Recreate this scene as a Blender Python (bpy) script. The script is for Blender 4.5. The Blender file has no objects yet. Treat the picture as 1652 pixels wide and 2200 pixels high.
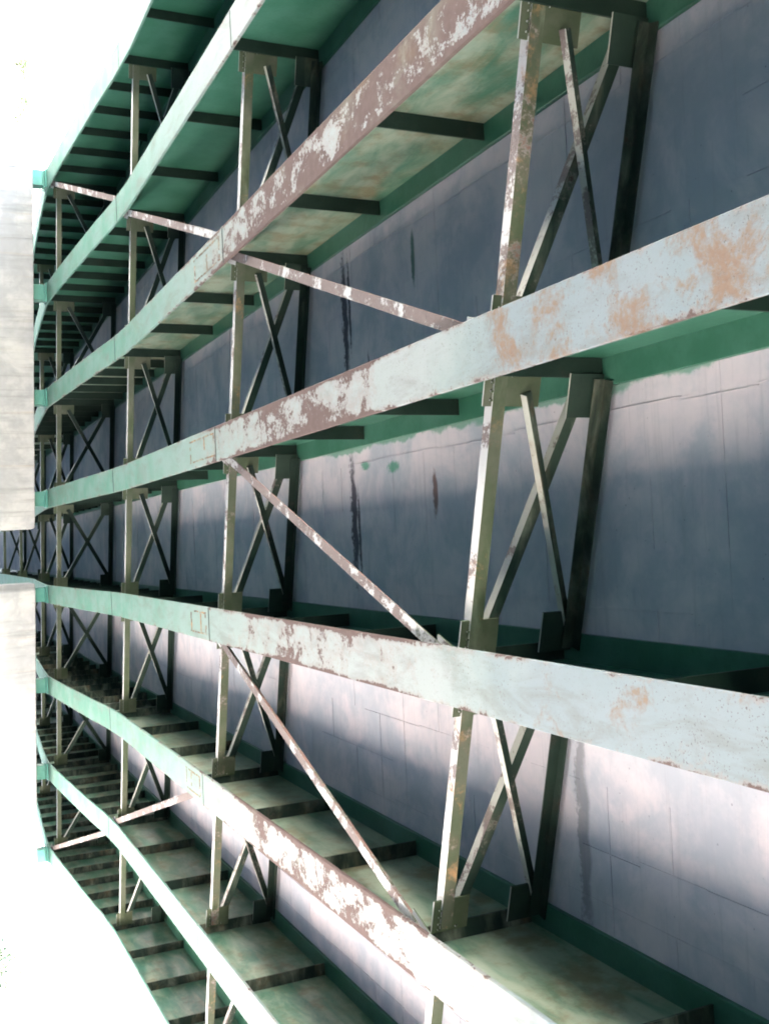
import bpy, math, random
from mathutils import Vector, Matrix
random.seed(7)
sc = bpy.context.scene
COL = sc.collection

# ------------------------------------------------------------------ camera
F_PX, YAW, PITCH, ROLL = 2266.2, -0.0236, 0.4301, -0.0378   # phone held on its side: world up is image right
cy, sy, cp, sp = math.cos(YAW), math.sin(YAW), math.cos(PITCH), math.sin(PITCH)
A = Vector((cy, -sy, 0)); U = Vector((-sy * sp, -cy * sp, cp)); FWD = Vector((sy * cp, cy * cp, sp))
vdir = U * math.cos(ROLL) - A * math.sin(ROLL)
udir = A * math.cos(ROLL) + U * math.sin(ROLL)
cam = bpy.data.cameras.new('camera'); camo = bpy.data.objects.new('camera', cam); COL.objects.link(camo)
M = Matrix.Identity(4)
for r in range(3):
    M[r][0] = vdir[r]; M[r][1] = -udir[r]; M[r][2] = -FWD[r]
camo.matrix_world = M
cam.sensor_fit = 'HORIZONTAL'; cam.sensor_width = 36; cam.lens = 36 * F_PX / 1652
cam.clip_start = 0.05; cam.clip_end = 4000
sc.camera = camo

# ------------------------------------------------------------------ world, sun, exposure
SUN_EL, SUN_AZ = math.radians(50), math.radians(150)      # azimuth from +Y (along the bridge) towards +X
w = bpy.data.worlds.new('World'); sc.world = w; w.use_nodes = True
nt = w.node_tree; nt.nodes.clear()
sky = nt.nodes.new('ShaderNodeTexSky'); sky.sky_type = 'NISHITA'; sky.sun_disc = False
sky.sun_elevation = SUN_EL; sky.sun_rotation = SUN_AZ; sky.air_density = 1.2; sky.dust_density = 2.0
bg = nt.nodes.new('ShaderNodeBackground'); bg.inputs[1].default_value = 0.12
wo = nt.nodes.new('ShaderNodeOutputWorld')
nt.links.new(sky.outputs[0], bg.inputs[0]); nt.links.new(bg.outputs[0], wo.inputs[0])
sd = bpy.data.lights.new('sun', 'SUN'); sd.energy = 5.0; sd.angle = math.radians(0.5); sd.color = (1, .95, .88)
so = bpy.data.objects.new('sun', sd); COL.objects.link(so)
sdir = Vector((math.sin(SUN_AZ) * math.cos(SUN_EL), math.cos(SUN_AZ) * math.cos(SUN_EL), math.sin(SUN_EL)))
so.rotation_euler = sdir.to_track_quat('Z', 'Y').to_euler(); so.location = (30, -20, 60)
vs = sc.view_settings
vs.view_transform = 'Standard'; vs.look = 'None'; vs.gamma = 1; vs.exposure = 5.25
sc.render.engine = 'CYCLES'
sc.cycles.filter_width = 1.9
sc.cycles.max_bounces = 10; sc.cycles.diffuse_bounces = 2

# ------------------------------------------------------------------ material helpers
class N:
    def __init__(s, name):
        s.m = bpy.data.materials.new(name); s.m.use_nodes = True; s.t = s.m.node_tree
        s.t.nodes.clear()
        s.out = s.n('ShaderNodeOutputMaterial'); s.b = s.n('ShaderNodeBsdfPrincipled')
        s.l(s.b.outputs[0], s.out.inputs[0])
    def n(s, t, **k):
        x = s.t.nodes.new(t)
        for a, b in k.items(): setattr(x, a, b)
        return x
    def l(s, a, b): s.t.links.new(a, b)
    def setin(s, sock, v):
        if hasattr(v, 'is_output') or isinstance(v, bpy.types.NodeSocket): s.l(v, sock)
        else: sock.default_value = v
    def math(s, op, a, b=0.0, c=0.0, clamp=False):
        x = s.n('ShaderNodeMath', operation=op); x.use_clamp = clamp
        s.setin(x.inputs[0], a); s.setin(x.inputs[1], b); s.setin(x.inputs[2], c)
        return x.outputs[0]
    def noise(s, vec, scale, detail=4, rough=.6, dist=0.0):
        x = s.n('ShaderNodeTexNoise'); s.l(vec, x.inputs['Vector'])
        x.inputs['Scale'].default_value = scale; x.inputs['Detail'].default_value = detail
        x.inputs['Roughness'].default_value = rough; x.inputs['Distortion'].default_value = dist
        return x.outputs['Fac']
    def mapv(s, vec, scale=(1, 1, 1), loc=(0, 0, 0)):
        x = s.n('ShaderNodeMapping'); s.l(vec, x.inputs[0])
        x.inputs['Scale'].default_value = scale; x.inputs['Location'].default_value = loc
        return x.outputs[0]
    def step(s, v, a, b):          # smooth 0..1 between a and b
        x = s.n('ShaderNodeMapRange'); x.interpolation_type = 'SMOOTHSTEP'
        s.setin(x.inputs[0], v); s.setin(x.inputs[1], a); s.setin(x.inputs[2], b)
        x.inputs[3].default_value = 0; x.inputs[4].default_value = 1
        return x.outputs[0]
    def mix(s, f, a, b, mode='MIX'):
        x = s.n('ShaderNodeMix', data_type='RGBA'); x.blend_type = mode
        s.setin(x.inputs['Factor'], f)
        s.setin(x.inputs[6], a if not isinstance(a, tuple) else (*a, 1)); s.setin(x.inputs[7], b if not isinstance(b, tuple) else (*b, 1))
        return x.outputs[2]
    def bump(s, h, strength, dist=.01):
        x = s.n('ShaderNodeBump'); x.inputs['Strength'].default_value = strength; x.inputs['Distance'].default_value = dist
        s.l(h, x.inputs['Height']); s.l(x.outputs[0], s.b.inputs['Normal'])
    def coords(s):                 # object coordinates, shifted per object so that copies differ
        tc = s.n('ShaderNodeTexCoord'); oi = s.n('ShaderNodeObjectInfo')
        x = s.n('ShaderNodeVectorMath', operation='MULTIPLY_ADD')
        cx = s.n('ShaderNodeCombineXYZ')
        for i, k in enumerate((37.0, 61.0, 23.0)): s.l(s.math('MULTIPLY', oi.outputs['Random'], k), cx.inputs[i])
        x2 = s.n('ShaderNodeVectorMath', operation='ADD'); s.l(tc.outputs['Object'], x2.inputs[0]); s.l(cx.outputs[0], x2.inputs[1])
        return x2.outputs[0], tc, oi
    def rgb(s, v):
        x = s.n('ShaderNodeSeparateColor'); s.l(v, x.inputs[0]); return x.outputs
    def xyz(s, v):
        x = s.n('ShaderNodeSeparateXYZ'); s.l(v, x.inputs[0]); return x.outputs

def steel(name, paint, paint2, white=(.74, .78, .74), primer=(.082, .058, .050), rust=(.30, .15, .06), rust2=(.42, .25, .12), edge_half=None, rough=.55, yramp=None, dirt_on=True, under=False):
    """painted steel; object colour: R = peeling to primer, G = orange rust, B = ochre dirt/old pale coat"""
    k = N(name); v, tc, oi = k.coords(); r, g, b = k.rgb(oi.outputs['Color'])[:3]
    n1 = k.math('ADD', k.math('MULTIPLY', k.noise(v, 2.6, 11, .70, .5), .62), k.math('ADD', k.math('MULTIPLY', k.noise(k.mapv(v, (1, .6, 1)), 11, 7, .72), .26), k.math('MULTIPLY', k.noise(v, 55, 4, .7), .12))); n2 = k.noise(v, 2.2, 6, .6); n3 = k.noise(v, 34, 5, .65); n4 = k.noise(v, 1.1, 4, .55)
    chalk = k.step(n2, .36, .66)
    col = k.mix(chalk, paint, paint2)
    col = k.mix(k.math('MULTIPLY', k.step(n3, .5, .8), .35), col, tuple(c * .6 for c in paint))
    # pale stretch with blown-out brightness put into the colour + peeling, along the member
    px, py, pz = k.xyz(tc.outputs['Object'])
    zone = 1.0
    if yramp:
        a0, a1, b0, b1 = yramp
        a0 = k.math('MULTIPLY', oi.outputs['Alpha'], 10.0); a1 = k.math('ADD', a0, 2.6)
        zone = k.math('MULTIPLY', k.step(k.math('ADD', py, k.math('MULTIPLY', n4, 1.2)), a0, a1), k.math('SUBTRACT', 1.0, k.step(k.math('ADD', py, k.math('MULTIPLY', n4, 1.2)), b0, b1)))
        wz = k.math('SUBTRACT', 1.0, k.step(k.math('ADD', py, k.math('MULTIPLY', n2, 2.5)), b0 - 1.0, b1 + 4.0))
        nearz = k.math('SUBTRACT', 1.0, k.step(k.math('ADD', py, k.math('MULTIPLY', n2, 1.5)), 5.6, 7.0))
        g = k.math('MULTIPLY', g, k.math('ADD', k.math('MULTIPLY', nearz, .75), .25))
        col = k.mix(k.math('MULTIPLY', nearz, .85), col, k.mix(n2, (.15, .195, .215), (.19, .22, .235)))
        col = k.mix(k.math('MULTIPLY', k.math('MULTIPLY', wz, k.math('SUBTRACT', 1.0, k.math('MULTIPLY', nearz, .7))), .8), col, white)
    thr = n1
    if yramp:                  # chalking, grime and fine speckle of the old coat
        gm = k.step(k.noise(k.mapv(v, (1.6, .5, 1)), 3.4, 8, .7, .6), .46, .68)
        col = k.mix(k.math('MULTIPLY', gm, .42), col, (.13, .125, .105))
        sp = k.step(k.math('ADD', k.noise(v, 75, 3, .7), k.math('MULTIPLY', n1, .35)), .80, .86)
        col = k.mix(k.math('MULTIPLY', sp, .8), col, primer)
    if edge_half:
        e = k.step(k.math('ABSOLUTE', px), edge_half * .72, edge_half * 1.02)
        thr = k.math('ADD', n1, k.math('MULTIPLY', e, .13))
    pe = k.math('MULTIPLY', r, k.math('MULTIPLY_ADD', zone, .6, .4)) if yramp else r
    lim = k.math('SUBTRACT', .80, k.math('MULTIPLY', pe, .40))
    thr = k.math('ADD', thr, k.math('MULTIPLY', k.math('SUBTRACT', n3, .5), .16))
    peel = k.step(thr, k.math('SUBTRACT', lim, .02), k.math('ADD', lim, .02))
    prim = k.mix(k.noise(v, 14, 5), primer, tuple(min(1, c * 1.75) for c in primer))
    halo = k.math('MULTIPLY', k.step(thr, k.math('SUBTRACT', lim, .10), lim), .45)
    col = k.mix(halo, col, (.24, .175, .14) if yramp else tuple(c * 1.2 for c in primer))
    # a rim of broken pale paint round every patch
    rim = k.math('MULTIPLY', k.step(thr, k.math('SUBTRACT', lim, .05), k.math('SUBTRACT', lim, .015)), k.math('SUBTRACT', 1.0, peel))
    col = k.mix(k.math('MULTIPLY', rim, k.math('MULTIPLY', pe, .5)), col, white)
    col = k.mix(peel, col, prim)
    if under:                  # flat undersides: ground-bounce brightness painted in as white, with flaking pink primer
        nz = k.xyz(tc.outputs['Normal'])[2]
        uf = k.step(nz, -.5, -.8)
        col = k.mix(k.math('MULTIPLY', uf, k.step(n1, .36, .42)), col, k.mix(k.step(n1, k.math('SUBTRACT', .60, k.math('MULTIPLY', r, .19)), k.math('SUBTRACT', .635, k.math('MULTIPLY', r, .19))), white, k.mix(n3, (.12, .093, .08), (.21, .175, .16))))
    # orange rust bloom
    nr = k.math('ADD', k.noise(v, 3.1, 7, .66, .4), k.math('MULTIPLY', k.math('SUBTRACT', n3, .5), .25))
    rl = k.math('SUBTRACT', .88, k.math('MULTIPLY', g, .38))
    ru = k.step(nr, k.math('SUBTRACT', rl, .06), k.math('ADD', rl, .13))
    col = k.mix(k.math('MULTIPLY', ru, .85), col, k.mix(n3, rust, rust2))
    # ochre dirt stretched along the member
    if dirt_on:
        nd = k.noise(k.mapv(v, (1.0, .8, 3.0)), 1.7, 6, .62, .5)
        dl = k.math('SUBTRACT', .92, k.math('MULTIPLY', b, .5))
        dd = k.step(nd, k.math('SUBTRACT', dl, .14), k.math('ADD', dl, .26))
        col = k.mix(k.math('MULTIPLY', dd, .78), col, k.mix(k.step(k.noise(v, 3.5, 8, .68), .36, .56), (.19, .135, .075), (.27, .29, .215)))
    k.l(col, k.b.inputs['Base Color'])
    k.setin(k.b.inputs['Roughness'], k.math('ADD', rough - .1, k.math('MULTIPLY', k.math('MAXIMUM', peel, ru), .35)))
    k.b.inputs['Specular IOR Level'].default_value = .22
    h = k.math('SUBTRACT', k.math('MULTIPLY', n3, .25), k.math('ADD', peel, k.math('MULTIPLY', ru, -.3)))
    k.bump(h, .75, .007)
    return k.m

FLH = .19
M_FLANGE = steel('pale_green_flange_paint', (.095, .22, .16), (.15, .25, .205), white=(.315, .325, .315), rust=(.15, .085, .045), rust2=(.25, .165, .105), edge_half=FLH, yramp=(0, 0, 9.6, 13.6), rough=.8)  # paler than the web paint; strong light on the flange put into its colour
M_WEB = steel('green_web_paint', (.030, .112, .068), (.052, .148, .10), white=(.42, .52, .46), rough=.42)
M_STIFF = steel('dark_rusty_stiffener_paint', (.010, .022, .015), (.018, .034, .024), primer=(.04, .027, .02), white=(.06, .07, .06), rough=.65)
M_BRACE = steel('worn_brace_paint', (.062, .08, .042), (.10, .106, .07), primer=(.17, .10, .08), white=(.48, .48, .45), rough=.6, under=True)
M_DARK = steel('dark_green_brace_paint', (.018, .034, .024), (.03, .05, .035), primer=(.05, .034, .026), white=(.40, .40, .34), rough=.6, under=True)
M_SCAR = steel('rusted_weld_scar', (.19, .11, .055), (.26, .17, .10), rough=.8)
M_BEAR = steel('teal_bearing_paint', (.06, .20, .16), (.09, .25, .20), rough=.5)

def concrete(name, base, dark, light, marks=False, rough=.85, runs=False):
    k = N(name); tc = k.n('ShaderNodeTexCoord'); v = tc.outputs['Object']
    n1 = k.noise(v, 1.3, 8, .66, .3); n2 = k.noise(v, 6, 6, .6); n3 = k.noise(v, 60, 4, .6)
    st = k.noise(k.mapv(v, (.5, 9, 1)), 2.6, 5, .6)           # board grain across the bay
    st2 = k.noise(k.mapv(v, (7, .4, 1)), 1.5, 5, .6)
    col = k.mix(k.step(n1, .40, .62), dark, light)
    col = k.mix(k.math('MULTIPLY', k.step(n2, .42, .7), .5), col, base)
    col = k.mix(k.math('MULTIPLY', k.step(st, .54, .7), .3), col, tuple(c * .72 for c in base))
    col = k.mix(k.math('MULTIPLY', k.step(st2, .6, .75), .15), col, tuple(min(1, c * 1.25) for c in base))
    vor = k.n('ShaderNodeTexVoronoi'); vor.inputs['Scale'].default_value = 13; k.l(v, vor.inputs['Vector'])
    pits = k.math('SUBTRACT', 1.0, k.step(k.math('ADD', vor.outputs['Distance'], k.math('MULTIPLY', n2, .25)), .14, .2))
    col = k.mix(k.math('MULTIPLY', pits, .55), col, tuple(c * .35 for c in base))
    if runs:                   # water marks running down the face
        rn = k.noise(k.mapv(v, (4.5, 4.5, .35)), 1.6, 7, .68)
        col = k.mix(k.math('MULTIPLY', k.step(rn, .50, .70), .6), col, tuple(c * .55 for c in base))
        col = k.mix(k.math('MULTIPLY', k.step(k.noise(k.mapv(v, (9, 9, .3)), 1.1, 6, .7), .58, .72), .4), col, (.25, .19, .13))
    if marks:
        x, y, z = k.xyz(v)
        def blot(cx, cyy, rx, ry, c, sharp=.35, amt=.9, ns=5.0):
            nonlocal col
            nn = k.noise(v, ns, 6, .65)
            dx = k.math('DIVIDE', k.math('SUBTRACT', x, cx), rx); dy = k.math('DIVIDE', k.math('SUBTRACT', k.math('ADD', y, k.math('MULTIPLY', k.math('SUBTRACT', nn, .5), ry * 2.4)), cyy), ry)
            d = k.math('SQRT', k.math('ADD', k.math('MULTIPLY', dx, dx), k.math('MULTIPLY', dy, dy)))
            d = k.math('ADD', d, k.math('MULTIPLY', k.math('SUBTRACT', k.noise(v, ns * 4, 5, .7), .5), 1.6))
            f = k.math('SUBTRACT', 1.0, k.step(d, 1 - sharp, 1 + sharp))
            col = k.mix(k.math('MULTIPLY', f, amt), col, c)
        blot(-2.15, 9.72, .62, .075, (.030, .028, .042), ns=6)      # leaking crack, dark with soot
        blot(-2.3, 9.60, .42, .03, (.035, .033, .045), ns=9)
        blot(-.15, 9.72, .62, .075, (.030, .028, .042), ns=6)
        blot(-.0, 9.60, .4, .03, (.035, .033, .045), ns=9)
        blot(-1.6, 9.2, .14, .02, (.06, .06, .075), ns=7)
        blot(-.33, 7.95, .17, .045, (.15, .085, .075), ns=2.5)          # brown smear
        blot(-2.4, 8.15, .24, .035, (.07, .14, .11), ns=2)         # green brush mark
        blot(2.05, 6.02, .75, .07, (.10, .11, .115), ns=5, amt=.6)     # dark streak beside the frame
        blot(-.62, 8.75, .05, .13, (.08, .25, .17), ns=6)            # stray green paint
        blot(-.68, 9.4, .04, .1, (.08, .25, .17), ns=6)
        pn = k.noise(v, 1.8, 7, .62)
        d = k.math('SUBTRACT', x, -1.063)                           # ragged cutting-in of the girder paint
        f = k.math('SUBTRACT', 1.0, k.step(k.math('ADD', d, k.math('MULTIPLY', k.math('SUBTRACT', pn, .5), .34)), .20, .235))
        f = k.math('MULTIPLY', f, k.step(d, .1, .15)); f = k.math('MULTIPLY', f, k.math('SUBTRACT', 1.0, k.step(y, 10.2, 11.0)))
        col = k.mix(k.math('MULTIPLY', f, .75), col, (.07, .24, .15))
    k.l(col, k.b.inputs['Base Color']); k.b.inputs['Roughness'].default_value = rough
    k.b.inputs['Specular IOR Level'].default_value = .25
    h = k.math('ADD', k.math('MULTIPLY', n3, .3), k.math('ADD', k.math('MULTIPLY', st, .5), k.math('MULTIPLY', pits, -.8)))
    k.bump(h, .45, .006)
    return k.m
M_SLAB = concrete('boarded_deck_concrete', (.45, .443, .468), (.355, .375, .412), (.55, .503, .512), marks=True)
M_PIER = concrete('pale_pier_concrete', (.25, .25, .25), (.21, .21, .21), (.30, .295, .28), runs=True)

def soil(name, a, b, c, rough=.95, bump=.6):
    k = N(name); tc = k.n('ShaderNodeTexCoord'); v = tc.outputs['Object']
    n1 = k.noise(v, .12, 8, .65); n2 = k.noise(v, 9, 6, .7)
    col = k.mix(k.step(n1, .35, .65), a, b); col = k.mix(k.math('MULTIPLY', k.step(n2, .4, .7), .5), col, c)
    k.l(col, k.b.inputs['Base Color']); k.b.inputs['Roughness'].default_value = rough; k.bump(n2, bump, .02)
    return k.m
def hill_mat():
    k = N('pale_limestone_and_dry_grass'); tc = k.n('ShaderNodeTexCoord'); v = tc.outputs['Object']
    n1 = k.noise(v, .05, 8, .65); n2 = k.noise(v, .35, 6, .7)
    col = k.mix(k.step(n1, .35, .65), (.44, .42, .36), (.56, .53, .48)); col = k.mix(k.math('MULTIPLY', k.step(n2, .52, .7), .6), col, (.26, .27, .18))
    k.l(col, k.b.inputs['Base Color']); k.b.inputs['Roughness'].default_value = .95
    return k.m
def leaf_mat():
    k = N('dusty_olive_leaves'); v, tc, oi = k.coords()
    col = k.mix(k.noise(v, .6, 4), (.02, .032, .012), (.035, .05, .02)); k.l(col, k.b.inputs['Base Color']); k.b.inputs['Roughness'].default_value = .7
    return k.m
def bark_mat():
    k = N('grey_brown_bark'); v, tc, oi = k.coords()
    col = k.mix(k.noise(k.mapv(v, (6, 6, 1)), 2, 5), (.10, .08, .06), (.2, .17, .14)); k.l(col, k.b.inputs['Base Color']); k.b.inputs['Roughness'].default_value = .9
    return k.m
M_HILL, M_LEAF, M_BARK = hill_mat(), leaf_mat(), bark_mat()
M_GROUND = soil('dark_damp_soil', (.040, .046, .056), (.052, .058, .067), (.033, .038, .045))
M_BOUNCE = soil('pale_bounce_sheet_surface', (.50, .47, .43), (.58, .55, .51), (.44, .41, .37))
M_STRIP = soil('pale_bounce_strip_surface', (.36, .325, .31), (.41, .375, .36), (.32, .29, .275))
M_BLUE = soil('blue_bounce_surface', (.04, .075, .10), (.05, .085, .11), (.04, .075, .10), rough=.08, bump=.15)

# ------------------------------------------------------------------ mesh helpers
class MB:
    def __init__(s): s.v = []; s.f = []
    def add(s, vs, fs):
        o = len(s.v); s.v += [tuple(p) for p in vs]; s.f += [tuple(i + o for i in f) for f in fs]; return s
    def box(s, x0, x1, y0, y1, z0, z1, skew=0.0):
        vs = [(x, y + skew * x, z) for z in (z0, z1) for y in (y0, y1) for x in (x0, x1)]
        return s.add(vs, [(0, 2, 3, 1), (4, 5, 7, 6), (0, 1, 5, 4), (2, 6, 7, 3), (0, 4, 6, 2), (1, 3, 7, 5)])
    def frame_box(s, o, ex, ey, ez, x0, x1, y0, y1, z0, z1):
        vs = [o + ex * x + ey * y + ez * z for z in (z0, z1) for y in (y0, y1) for x in (x0, x1)]
        return s.add(vs, [(0, 2, 3, 1), (4, 5, 7, 6), (0, 1, 5, 4), (2, 6, 7, 3), (0, 4, 6, 2), (1, 3, 7, 5)])
    def angle(s, p0, p1, d1, d2, l1, l2, t):
        """L section: heel on the line p0-p1, legs along d1 (length l1) and d2 (length l2)"""
        prof = [(0, 0), (l1, 0), (l1, t), (t, t), (t, l2), (0, l2)]
        vs = [p + d1 * a + d2 * b for p in (p0, p1) for a, b in prof]
        fs = [(i, (i + 1) % 6, 6 + (i + 1) % 6, 6 + i) for i in range(6)] + [(5, 4, 3, 0), (3, 2, 1, 0), (6, 9, 10, 11), (6, 7, 8, 9)]
        return s.add(vs, fs)
    def sweep(s, secs):
        """closed rings of equal length, lofted and capped"""
        n = len(secs[0]); o = len(s.v)
        for r in secs: s.v += [tuple(p) for p in r]
        for j in range(len(secs) - 1):
            for i in range(n):
                s.f.append((o + j * n + i, o + j * n + (i + 1) % n, o + (j + 1) * n + (i + 1) % n, o + (j + 1) * n + i))
        s.f.append(tuple(o + i for i in range(n))[::-1]); s.f.append(tuple(o + (len(secs) - 1) * n + i for i in range(n)))
        return s
    def mesh(s, name, mat):
        me = bpy.data.meshes.new(name); me.from_pydata(s.v, [], s.f); me.materials.append(mat)
        import bmesh
        bm = bmesh.new(); bm.from_mesh(me); bmesh.ops.recalc_face_normals(bm, faces=bm.faces); bm.to_mesh(me); bm.free()
        return me
    def obj(s, name, mat, parent=None, smooth=False, bevel=0):
        me = s.mesh(name, mat)
        if smooth:
            for p in me.polygons: p.use_smooth = True
        return put(name, me, parent, bevel)
def put(name, me, parent=None, bevel=0):
    o = bpy.data.objects.new(name, me); COL.objects.link(o)
    if parent: o.parent = parent
    if bevel:
        b = o.modifiers.new('bevel', 'BEVEL'); b.width = bevel; b.segments = 1; b.limit_method = 'ANGLE'
    return o
def tag(o, label=None, cat=None, group=None, kind=None):
    if label: o['label'] = label
    if cat: o['category'] = cat
    if group: o['group'] = group
    if kind: o['kind'] = kind
    return o
def thing(name, loc, label, cat, group=None):
    o = bpy.data.objects.new(name, None); COL.objects.link(o); o.location = loc; o.empty_display_size = .2
    return tag(o, label, cat, group)

# ------------------------------------------------------------------ dimensions (camera at the origin, ground 1.6 m below)
GROUND = -1.6
GX = [-7.10, -5.045, -3.065, -1.063, .915, 2.885, 4.838, 6.806]
SK = .30                       # the frames and piers lie skewed
Y0, L = 5.81, 5.71             # first frame row at X = 0, row spacing
YS, YE = -40.0, 60.0
ZF, ZTF, ZSL = 3.11, 4.09, 4.128      # underside of bottom flange in mid span, underside of top flange, soffit
def rowy(k, x): return Y0 + k * L + SK * x
def haunch(k):
    t = abs(k - 3.0)
    pts = [(0, .36), (.25, .29), (.5, .205), (.75, .12), (.92, .045), (1.1, 0.0)]
    for (a, p), (b, q) in zip(pts, pts[1:]):
        if a <= t <= b: return p + (q - p) * (t - a) / (b - a)
    return 0.0
def zf(y, x): return ZF - haunch((y - SK * x - Y0) / L)
ORD = ['topmost', 'second', 'third', 'fourth', 'fifth', 'sixth', 'seventh', 'lowest']

# ------------------------------------------------------------------ ground, hill, deck
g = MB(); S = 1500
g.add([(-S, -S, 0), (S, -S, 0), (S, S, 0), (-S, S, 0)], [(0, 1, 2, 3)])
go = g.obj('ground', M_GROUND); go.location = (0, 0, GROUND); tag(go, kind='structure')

gv = MB(); gv.add([(4.2, -22, 0), (8.4, -22, 0), (8.4, 27, 0), (4.2, 27, 0)], [(0, 1, 2, 3)])  # unseen pale strip, added to bounce sunlight up onto the soffit
o = gv.obj('bounce_strip', M_STRIP); o.location = (0, 0, GROUND + .004); tag(o, kind='structure')
gv = MB(); gv.add([(-26, -45, 0), (-12, -45, 0), (-12, 34, 0), (-26, 34, 0)], [(0, 1, 2, 3)])  # unseen pale sheet, added to light flanges and webs from the left
o = gv.obj('pale_bounce_sheet', M_BOUNCE); o.location = (0, 0, GROUND + .004); tag(o, kind='structure')
gv = MB(); gv.add([(-90, -300, 0), (-26, -300, 0), (-26, 140, 0), (-90, 140, 0)], [(0, 1, 2, 3)])  # unseen bluish sheet, added to tint the bounced light blue
o = gv.obj('blue_bounce_sheet', M_BLUE); o.location = (0, 0, GROUND + .004); tag(o, kind='structure')

def ridge(name, x0, x1, y, depth, h):
    from mathutils import noise
    m = MB(); nx, ny = 90, 24
    for j in range(ny + 1):
        for i in range(nx + 1):
            a = i / nx; b = j / ny
            X = x0 + (x1 - x0) * a; Y = y + depth * b
            z = h * math.sin(math.pi * min(1, b * .62)) * (math.sin(math.pi * a) ** .6 if 0 < a < 1 else 0)
            z *= .8 + .35 * noise.noise((X * .012, Y * .012, 3.1)); z += 2.2 * noise.noise((X * .07, Y * .07, 8.3)) * min(1, b * 4) * min(1, z / 4)
            m.v.append((X, Y, max(z, -.5)))
    for j in range(ny):
        for i in range(nx):
            q = j * (nx + 1) + i; m.f.append((q, q + 1, q + nx + 2, q + nx + 1))
    o = m.obj(name, M_HILL, smooth=True); o.location = (0, 0, GROUND - .2); tag(o, kind='structure'); return o
hill = ridge('hill', -240, -20, 150, 170, 52)

deck = thing('bridge_deck', (0, 22, ZSL), 'grey concrete bridge deck soffit with board marks, carried on green girders', 'bridge deck')
deck.location = (0, 0, 0)
edges = [GX[0] - 1.0] + GX + [GX[-1] + 1.0]
for i in range(9):
    a, b = edges[i], edges[i + 1]
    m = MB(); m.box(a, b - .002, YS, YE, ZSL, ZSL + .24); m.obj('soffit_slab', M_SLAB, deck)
for xx in (GX[0] - 1.0, GX[-1] + .75):
    MB().box(xx, xx + .25, YS, YE, ZSL + .24, ZSL + 1.1).obj('parapet', M_SLAB, deck)
fin = MB()                     # mortar fins squeezed out at the form joints
for i in range(7):
    a, b = GX[i] + FLH, GX[i + 1] - FLH
    for q in (.17, .17 + (b - a - .36) * .36, .17 + (b - a - .36) * .7, b - a - .19):
        y = -8.0
        while y < 40:
            ln = random.choice((.61, 1.22, 1.22, 1.83)); xo = a + q + random.uniform(-.02, .02)
            if q < .18 or q > b - a - .2 or random.random() < .55:
                fin.box(xo, xo + random.uniform(.003, .008), y, y + ln, ZSL - random.uniform(.002, .006), ZSL + .01)
            y += ln
    y = -8.0 + random.uniform(0, .6)
    while y < 40:
        w_ = (b - a - .36)
        segs = [(a, a + .17), (a + .17, a + .17 + w_ * .36), (a + .17 + w_ * .36, a + .17 + w_ * .7), (a + .17 + w_ * .7, b - .19), (b - .19, b)]
        off = random.uniform(-.05, .05)
        for c0, c1 in segs:
            if random.random() < .5: fin.box(c0, c1, y + off, y + off + random.uniform(.003, .007), ZSL - random.uniform(.0015, .005), ZSL + .01)
        y += .61
tag(fin.obj('form_seam', M_SLAB, deck), kind='stuff')

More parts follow.
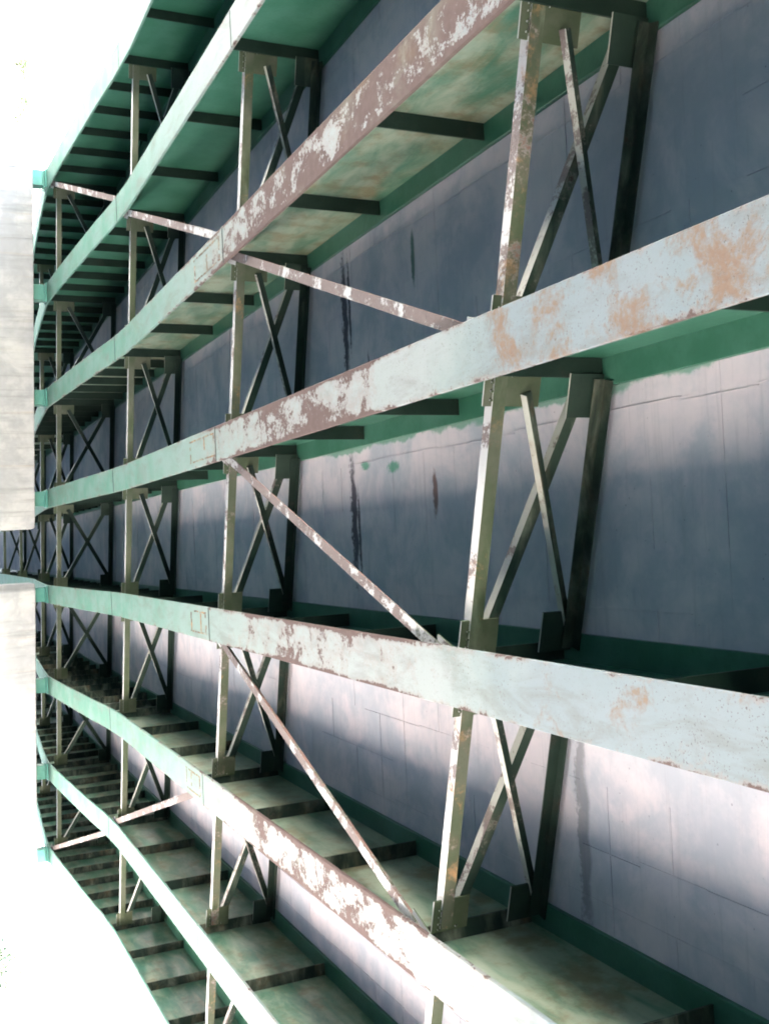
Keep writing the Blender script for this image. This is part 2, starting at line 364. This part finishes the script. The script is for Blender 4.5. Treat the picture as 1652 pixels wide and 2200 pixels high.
# ------------------------------------------------------------------ girders
PEEL = [(.15, .1, .05), (.35, .15, .1), (.80, .3, .55), (.74, .96, .25), (.64, .62, .2), (.72, .35, .45), (.35, .12, .4), (.3, .1, .3)]
NEAR = [.3, .3, .36, .60, .54, .58, .3, .3]                 # where along the girder the peeling starts
G_LAB = ['green fascia girder along the top left of the photo, against the white sky',
         'second girder from the top, mint flange with a pale streaked stretch',
         'third girder from the top, flange peeled red-brown, tan-stained web',
         'fourth girder from the top, pale flange rusting orange at the right edge',
         'fifth girder from the top, wide white cyan flange crossing the lower middle',
         'sixth girder from the top, bleached flange running to the bottom right',
         'seventh girder from the top, narrow white flange at the bottom left',
         'green fascia girder along the lowest left edge, against the white sky']
random.seed(11)
for i, x in enumerate(GX):
    root = thing('bridge_girder', (x, 0, 0), G_LAB[i], 'girder', 'parallel green steel bridge girders')
    seams = [rowy(-1, x) - .5, rowy(1, x) - .15, rowy(2, x) + .05, rowy(4, x) - .05, rowy(6, x)]
    cuts = [YS] + seams + [YE]
    for c0, c1 in zip(cuts, cuts[1:]):
        ys = [c0 + .001]; y = c0 + .35
        while y < c1 - .05: ys.append(y); y += .35
        ys.append(c1 - .001)
        m = MB()
        m.sweep([[(-FLH, y, zf(y, x)), (FLH, y, zf(y, x)), (FLH, y, zf(y, x) + .032), (-FLH, y, zf(y, x) + .032)] for y in ys])
        o = m.obj('flange_plate', M_FLANGE, root, bevel=.004)
        o.color = (*PEEL[i], NEAR[i])
    for y in seams[1:4]:
        z = zf(y, x); m = MB(); m.box(-FLH + .002, FLH - .002, y - .009, y + .009, z - .004, z + .01)
        o = m.obj('weld_seam', M_STIFF, root); o.color = (.6, .2, .2, 1)
    if 2 <= i <= 5:            # rusty weld scar of a removed backing plate beside the splice
        ya = seams[1] + (.12 if i != 3 else .06); yb = ya + (1.05 if i < 4 else .7)
        m = MB()
        def zz(y): return zf(y, x)
        def scar(x0_, x1_, y0_, y1_):      # run of weld bead, broken where it was ground away
            n_ = max(2, int(max(x1_ - x0_, y1_ - y0_) / .035))
            for q in range(n_):
                if random.random() < .28: continue
                f0_, f1_ = q / n_, (q + .97) / n_; j_ = random.uniform(-.004, .004); h_ = random.uniform(.002, .005)
                if x1_ - x0_ > y1_ - y0_: m.box(x0_ + (x1_ - x0_) * f0_, x0_ + (x1_ - x0_) * f1_, y0_ + j_ * 3, y1_ + j_ * 2, zz(y0_) - h_, zz(y0_) + .01)
                else: m.box(x0_ + j_, x1_ + j_, y0_ + (y1_ - y0_) * f0_, y0_ + (y1_ - y0_) * f1_, zz(y0_ + (y1_ - y0_) * f0_) - h_, zz(y0_) + .01)
        for xx in (-.13, .11): scar(xx, xx + .018, ya, yb)
        for yy in (ya, yb - .05, ya + (yb - ya) * random.uniform(.3, .6)): scar(-.105, .105, yy, yy + .035)
        o = m.obj('weld_scar', M_SCAR, root); o.color = (.9, 1.0, .9, .0); o['kind'] = 'stuff'
    # stiffener stations
    st = []
    for k in range(-3, 10):
        n = 6 if k in (2, 3) else (4 if (i in (0, 7) and k in (0, 1, 4)) else 3)
        for q in range(n): st.append((rowy(k, x) + L * q / n, q == 0))
    st = [(y, f) for y, f in st if YS + .1 < y < YE - .1]
    # web, a little buckled between the stiffeners
    ph = [random.choice((-1, 1)) * random.uniform(.003, .009) for _ in range(len(st) + 1)]
    rows = 6; ys = []; y = YS
    while y < YE: ys.append(y); y += .22
    ys.append(YE)
    m = MB(); sy_ = [a for a, _ in st]
    import bisect
    for side in (-1, 1):
        base = len(m.v)
        for y in ys:
            j = bisect.bisect(sy_, y); a0 = sy_[j - 1] if j > 0 else YS; a1 = sy_[j] if j < len(sy_) else YE
            amp = ph[j] * math.sin(math.pi * (y - a0) / (a1 - a0))
            z0 = zf(y, x) + .03
            for r in range(rows + 1):
                t = r / rows
                m.v.append((side * .006 + amp * math.sin(math.pi * t), y, z0 + (ZTF + .002 - z0) * t))
        for a in range(len(ys) - 1):
            for r in range(rows):
                q = base + a * (rows + 1) + r; f = (q, q + 1, q + rows + 2, q + rows + 1)
                m.f.append(f if side < 0 else f[::-1])
    me = bpy.data.meshes.new('web'); me.from_pydata(m.v, [], m.f); me.materials.append(M_WEB)
    for p in me.polygons: p.use_smooth = True
    o = put('web', me, root); o.color = (.12 + .2 * (i in (2, 5)), .1 + .12 * (i in (5, 6, 7)), PEEL[i][2] + (.5 if i == 2 else .7 if i == 5 else .55 if i > 5 else 0), 1)
    o = MB().box(-FLH, FLH, YS, YE, ZTF, ZTF + .04).obj('top_flange', M_WEB, root, bevel=.004); o.color = (.15, .1, .1, 1)
    sides = (1,) if i == 0 else (-1,) if i == 7 else (-1, 1)
    cache = {}
    for y, isf in st:
        if y < 1.0 or y > 45: continue
        z0 = zf(y, x) + .034
        for sd_ in sides:
            key = (sd_, round(z0, 2))
            if key not in cache:
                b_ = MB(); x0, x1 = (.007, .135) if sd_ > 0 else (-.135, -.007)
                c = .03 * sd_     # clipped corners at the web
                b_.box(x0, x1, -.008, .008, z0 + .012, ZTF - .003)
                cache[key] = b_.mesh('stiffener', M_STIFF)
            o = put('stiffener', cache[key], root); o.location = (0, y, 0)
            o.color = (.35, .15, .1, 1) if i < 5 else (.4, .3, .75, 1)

# ------------------------------------------------------------------ cross frames
ROW = {0: 'row nearest the camera', 1: 'second row from the camera', 2: 'third row from the camera', 3: 'row over the pier',
       4: 'first row beyond the pier', 5: 'second row beyond the pier', 6: 'third row beyond the pier'}
EX = Vector((1, SK, 0)).normalized(); EN = Vector((SK, -1, 0)).normalized(); EZ = Vector((0, 0, 1))
SMALL = {}
random.seed(5)
def bolt_mesh(pts):
    m = MB()
    for p in pts:
        ring = [p + EX * (.010 * math.cos(a * math.pi / 3)) + EZ * (.010 * math.sin(a * math.pi / 3)) for a in range(6)]
        m.sweep([ring, [q + EN * .014 for q in ring]])
    return m
for k in range(0, 7):
    for b in range(7):
        if k == 0 and b in (0, 6): continue
        xa, xb = GX[b], GX[b + 1]; xm = (xa + xb) / 2
        lab = 'X-braced frame between %s and %s girders from the top, %s' % (ORD[b], ORD[b + 1], ROW[k])
        if b == 0: lab = 'X-braced frame between topmost fascia girder and the second girder, ' + ROW[k]
        if b == 6: lab = 'X-braced frame between seventh girder and the lowest fascia girder, ' + ROW[k]
        fr = thing('cross_frame', (xm, rowy(k, xm), 0), lab, 'cross frame', 'X-braced cross frames between the girders')
        zb = zf(rowy(k, xm), xm) + .20; zt = ZTF - .055
        half = (xb - xa) / 2 * math.sqrt(1 + SK * SK)
        e0, e1 = -half + .10, half - .10
        wear = (random.uniform(.35, .55), random.uniform(.45, .8), random.uniform(.4, .7), 1) if k < 2 else (random.uniform(.1, .3), .12, .2, 1)
        def P(s, z, n=0.0): return EX * s + EN * n + EZ * z
        def member(name, p0, p1, d1, d2, l1, l2, t=.01, c=wear):
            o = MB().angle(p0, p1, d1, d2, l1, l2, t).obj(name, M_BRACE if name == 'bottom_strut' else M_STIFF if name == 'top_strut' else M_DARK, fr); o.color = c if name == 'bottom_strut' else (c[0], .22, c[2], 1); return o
        # bottom strut: upright leg towards the camera, flat leg underneath
        member('bottom_strut', P(e0 + .03, zb, .022), P(e1 - .03, zb, .022), EZ, -EN, .09, .09)
        member('top_strut', P(e0 + .03, zt + .05, .08), P(e1 - .03, zt + .05, .08), -EZ, EN, .09, .08)
        for nm, pa, pb, off in (('diagonal', P(e0 + .17, zb + .24), P(e1 - .12, zt + .03), .018), ('diagonal', P(e0 + .14, zt - .07), P(e1 - .14, zb + .15), -.008)):
            d = (pb - pa).normalized(); side = EZ.cross(EN); nrm = d.cross(EN).normalized()
            if nrm.z < 0: nrm = -nrm
            sg = 1 if off > 0 else -1
            member(nm, pa + EN * off - nrm * .035 - d * .04, pb + EN * off - nrm * .035 + d * .04, nrm, EN * sg, .075, .07, .009)
        gm = []
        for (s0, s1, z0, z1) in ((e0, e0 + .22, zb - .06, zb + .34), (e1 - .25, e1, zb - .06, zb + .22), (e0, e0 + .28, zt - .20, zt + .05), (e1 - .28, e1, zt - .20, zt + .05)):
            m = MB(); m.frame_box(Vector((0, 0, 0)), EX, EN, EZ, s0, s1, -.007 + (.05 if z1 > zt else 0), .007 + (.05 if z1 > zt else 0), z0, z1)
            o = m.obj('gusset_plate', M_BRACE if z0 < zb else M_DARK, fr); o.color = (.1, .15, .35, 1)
            gm.append((s0, s1, z0, z1))
        if k < 2:
            pts = []
            for (s0, s1, z0, z1) in gm:
                for q in range(3):
                    edge = s0 + .03 if s0 < 0 else s1 - .03
                    pts.append(P(edge, z0 + .05 + q * .07, .007))
                    pts.append(P(s0 + .07 + q * .055, (z0 + .05) if z0 < zb else (z1 - .03), .007))
            o = bolt_mesh(pts).obj('bolt', M_BRACE, fr); o.color = (.3, .3, .2, 1); tag(o, kind='stuff')

# ------------------------------------------------------------------ lateral braces in the plane of the bottom flanges
LAT = [((0, 3), (1, 2), 'short pale lateral brace between topmost and second girders, near the pier'),
       ((1, 2), (2, 1), 'lateral brace sloping between second and third girders from the top'),
       ((2, 1), (3, 0), 'rusty lateral brace sloping from third to fourth girder, upper middle'),
       ((3, 1), (4, 0), 'long peeling lateral brace from fourth down to fifth girder, mid photo'),
       ((4, 1), (5, 0), 'long pinkish lateral brace from fifth down to sixth girder'),
       ((5, 1), (6, 2), 'bright lateral brace rising from seventh girder to sixth, lower left'),
       ((6, 2), (7, 3), 'stubby bright lateral brace beside the lowest girder, near the pier')]
for (i, ka), (j, kb), lab in LAT:
    xa, xb = GX[i], GX[j]
    pa = Vector((xa + .12, rowy(ka, xa + .12) - .25 * (ka - kb if ka != kb else 1), 0)); pb = Vector((xb - .12, rowy(kb, xb - .12) + .05 * (ka - kb), 0))
    pa.z = zf(pa.y, xa) + .06; pb.z = zf(pb.y, xb) + .06
    mid = (pa + pb) / 2
    t = thing('lateral_brace', mid, lab, 'brace', 'lateral braces between the bottom flanges')
    d = (pb - pa).normalized(); sd_ = EZ.cross(d).normalized()
    if sd_.y > 0: sd_ = -sd_
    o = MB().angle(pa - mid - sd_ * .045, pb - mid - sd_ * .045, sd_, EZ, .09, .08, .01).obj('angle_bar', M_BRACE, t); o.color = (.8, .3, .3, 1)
    for p, dr in ((pa, 1), (pb, -1)):
        q = p - mid
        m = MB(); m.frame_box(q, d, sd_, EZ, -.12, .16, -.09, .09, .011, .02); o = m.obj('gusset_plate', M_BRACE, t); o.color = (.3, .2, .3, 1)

# ------------------------------------------------------------------ piers and bearings
ZCAP = 2.45
def pier(x0, x1, lab):
    xm = (x0 + x1) / 2; y = rowy(3, xm)
    t = thing('bridge_pier', (xm, y, GROUND), lab, 'bridge pier', 'concrete piers under the girder ends')
    a, b = x0 - xm, x1 - xm; d = .62; H = ZCAP - GROUND; ch = .14
    m = MB()
    prof = [(a + ch, -d), (b - ch, -d), (b, -d + ch), (b, d - ch), (b - ch, d), (a + ch, d), (a, d - ch), (a, -d + ch)]
    def ring(z, k=1.0): return [(px * k, py + SK * px * k, z) for px, py in prof]
    m.sweep([ring(H - 1.35, .72), ring(H - .75), ring(H)]); m.obj('cap', M_PIER, t, bevel=.015)
    fm = MB()                  # form joints and tie marks on the cap face
    xx = a + .55
    while xx < b - .3:
        fm.box(xx, xx + .02, -d - .006, -d + .02, H - .72, H - .04, skew=SK); xx += 1.22
    xx = a + ch + .02
    while xx < b - ch - 1.0:
        fm.box(xx, xx + 1.0, -d - .005, -d + .02, H - .30 + random.uniform(-.004, .004), H - .288, skew=SK); xx += 1.05
    tag(fm.obj('form_seam', M_PIER, t), kind='stuff')
    for cx in (a * .45, b * .45):
        m = MB(); m.sweep([[(cx + .55 * math.cos(q * math.pi / 10), SK * cx + .55 * math.sin(q * math.pi / 10), z) for q in range(20)] for z in (-.3, H - 1.36)])
        m.obj('column', M_PIER, t, smooth=False)
pier(-7.66, -.46, 'grey-white concrete pier cap at the left edge, upper of the two')
pier(.66, 7.35, 'blown-out white concrete pier cap at the left edge, lower of the two')
for i, x in enumerate(GX):
    y = rowy(3, x); zt = zf(y, x)
    t = thing('bearing', (x, y, ZCAP), 'pale teal steel bearing on the pier cap under the %s girder' % ORD[i] + (' from the top' if 0 < i < 7 else ''), 'bearing', 'bearings on the pier caps')
    h = zt - ZCAP
    def part(nm, *a):
        o = MB().box(*a).obj(nm, M_BEAR, t, bevel=.006); o.color = (.1, .1, .05, 1)
    part('base_plate', -.2, .2, -.2, .2, .002, .035)
    part('pedestal', -.15, .15, -.14, .14, .035, h - .075)
    part('rocker', -.165, .165, -.07, .07, h - .075, h - .032)
    part('sole_plate', -.18, .18, -.17, .17, h - .032, h - .003)

# ------------------------------------------------------------------ far trees, bleached by the sun
random.seed(23)
def tree(x, y, h, r, lab):
    t = thing('tree', (x, y, GROUND), lab, 'tree', 'far trees beyond the bridge')
    m = MB(); rings = []
    for q in range(6):
        z = h * .75 * q / 5; rr = .035 * h * (1 - .8 * q / 5)
        rings.append([(rr * math.cos(a * math.pi / 4) + .05 * q, rr * math.sin(a * math.pi / 4), z) for a in range(8)])
    m.sweep(rings)
    for _ in range(7):
        a = random.uniform(0, 6.28); z0 = h * random.uniform(.35, .6); e = Vector((math.cos(a) * r * .7, math.sin(a) * r * .7, z0 + h * .25)); s_ = Vector((0, 0, z0))
        m.sweep([[tuple(p + Vector((w_ * math.cos(c * 2.09), w_ * math.sin(c * 2.09), 0))) for c in range(3)] for p, w_ in ((s_, .012 * h), (e, .004 * h))])
    m.obj('trunk', M_BARK, t)
    c = MB(); blobs = [(Vector((random.gauss(0, r * .45), random.gauss(0, r * .45), h * random.uniform(.5, .92))), r * random.uniform(.25, .5)) for _ in range(16)]
    for bc, br in blobs:
        for _ in range(130):
            dv = Vector((random.gauss(0, 1), random.gauss(0, 1), random.gauss(0, .8))).normalized() * br * random.uniform(.6, 1.05)
            p = bc + dv; s_ = random.uniform(.12, .28); a = Vector((random.gauss(0, 1), random.gauss(0, 1), random.gauss(0, 1))).normalized(); b_ = a.orthogonal().normalized()
            c.add([p + a * s_, p + b_ * s_ * .5, p - a * s_, p - b_ * s_ * .5], [(0, 1, 2, 3)])
    me = bpy.data.meshes.new('crown'); me.from_pydata(c.v, [], c.f); me.materials.append(M_LEAF); put('crown', me, t)
tree(35.5, 95, 10.2, 4.2, 'bleached olive tree at the bottom left corner of the photo')
tree(33, 90, 8.6, 3.2, 'smaller bleached tree just above the corner tree, bottom left')
def on_hill(az, el):
    best = None
    for q in hill.data.vertices:
        p = hill.matrix_world @ q.co if False else Vector(q.co) + Vector((0, 0, GROUND - .2))
        a = math.degrees(math.atan2(p.x, p.y)); e = math.degrees(math.atan2(p.z, math.hypot(p.x, p.y)))
        d = (a - az) ** 2 + (e - el) ** 2
        if best is None or d < best[0]: best = (d, p)
    return best[1]
for az, el, h, r, lab in ((-25.4, 6.6, 7, 3.6, 'bleached round tree highest on the pale hillside, top left of the photo'),
                          (-23.8, 5.6, 5, 2.2, 'small bleached tree in the middle of the pale hillside'),
                          (-22.3, 4.9, 7, 2.8, 'bleached tree standing lowest on the pale hillside, left edge')):
    p = on_hill(az, el); tree(p.x, p.y, h, r, lab); bpy.context.view_layer.objects
    for o in COL.objects:
        if o.get('label') == lab: o.location.z = p.z - .3
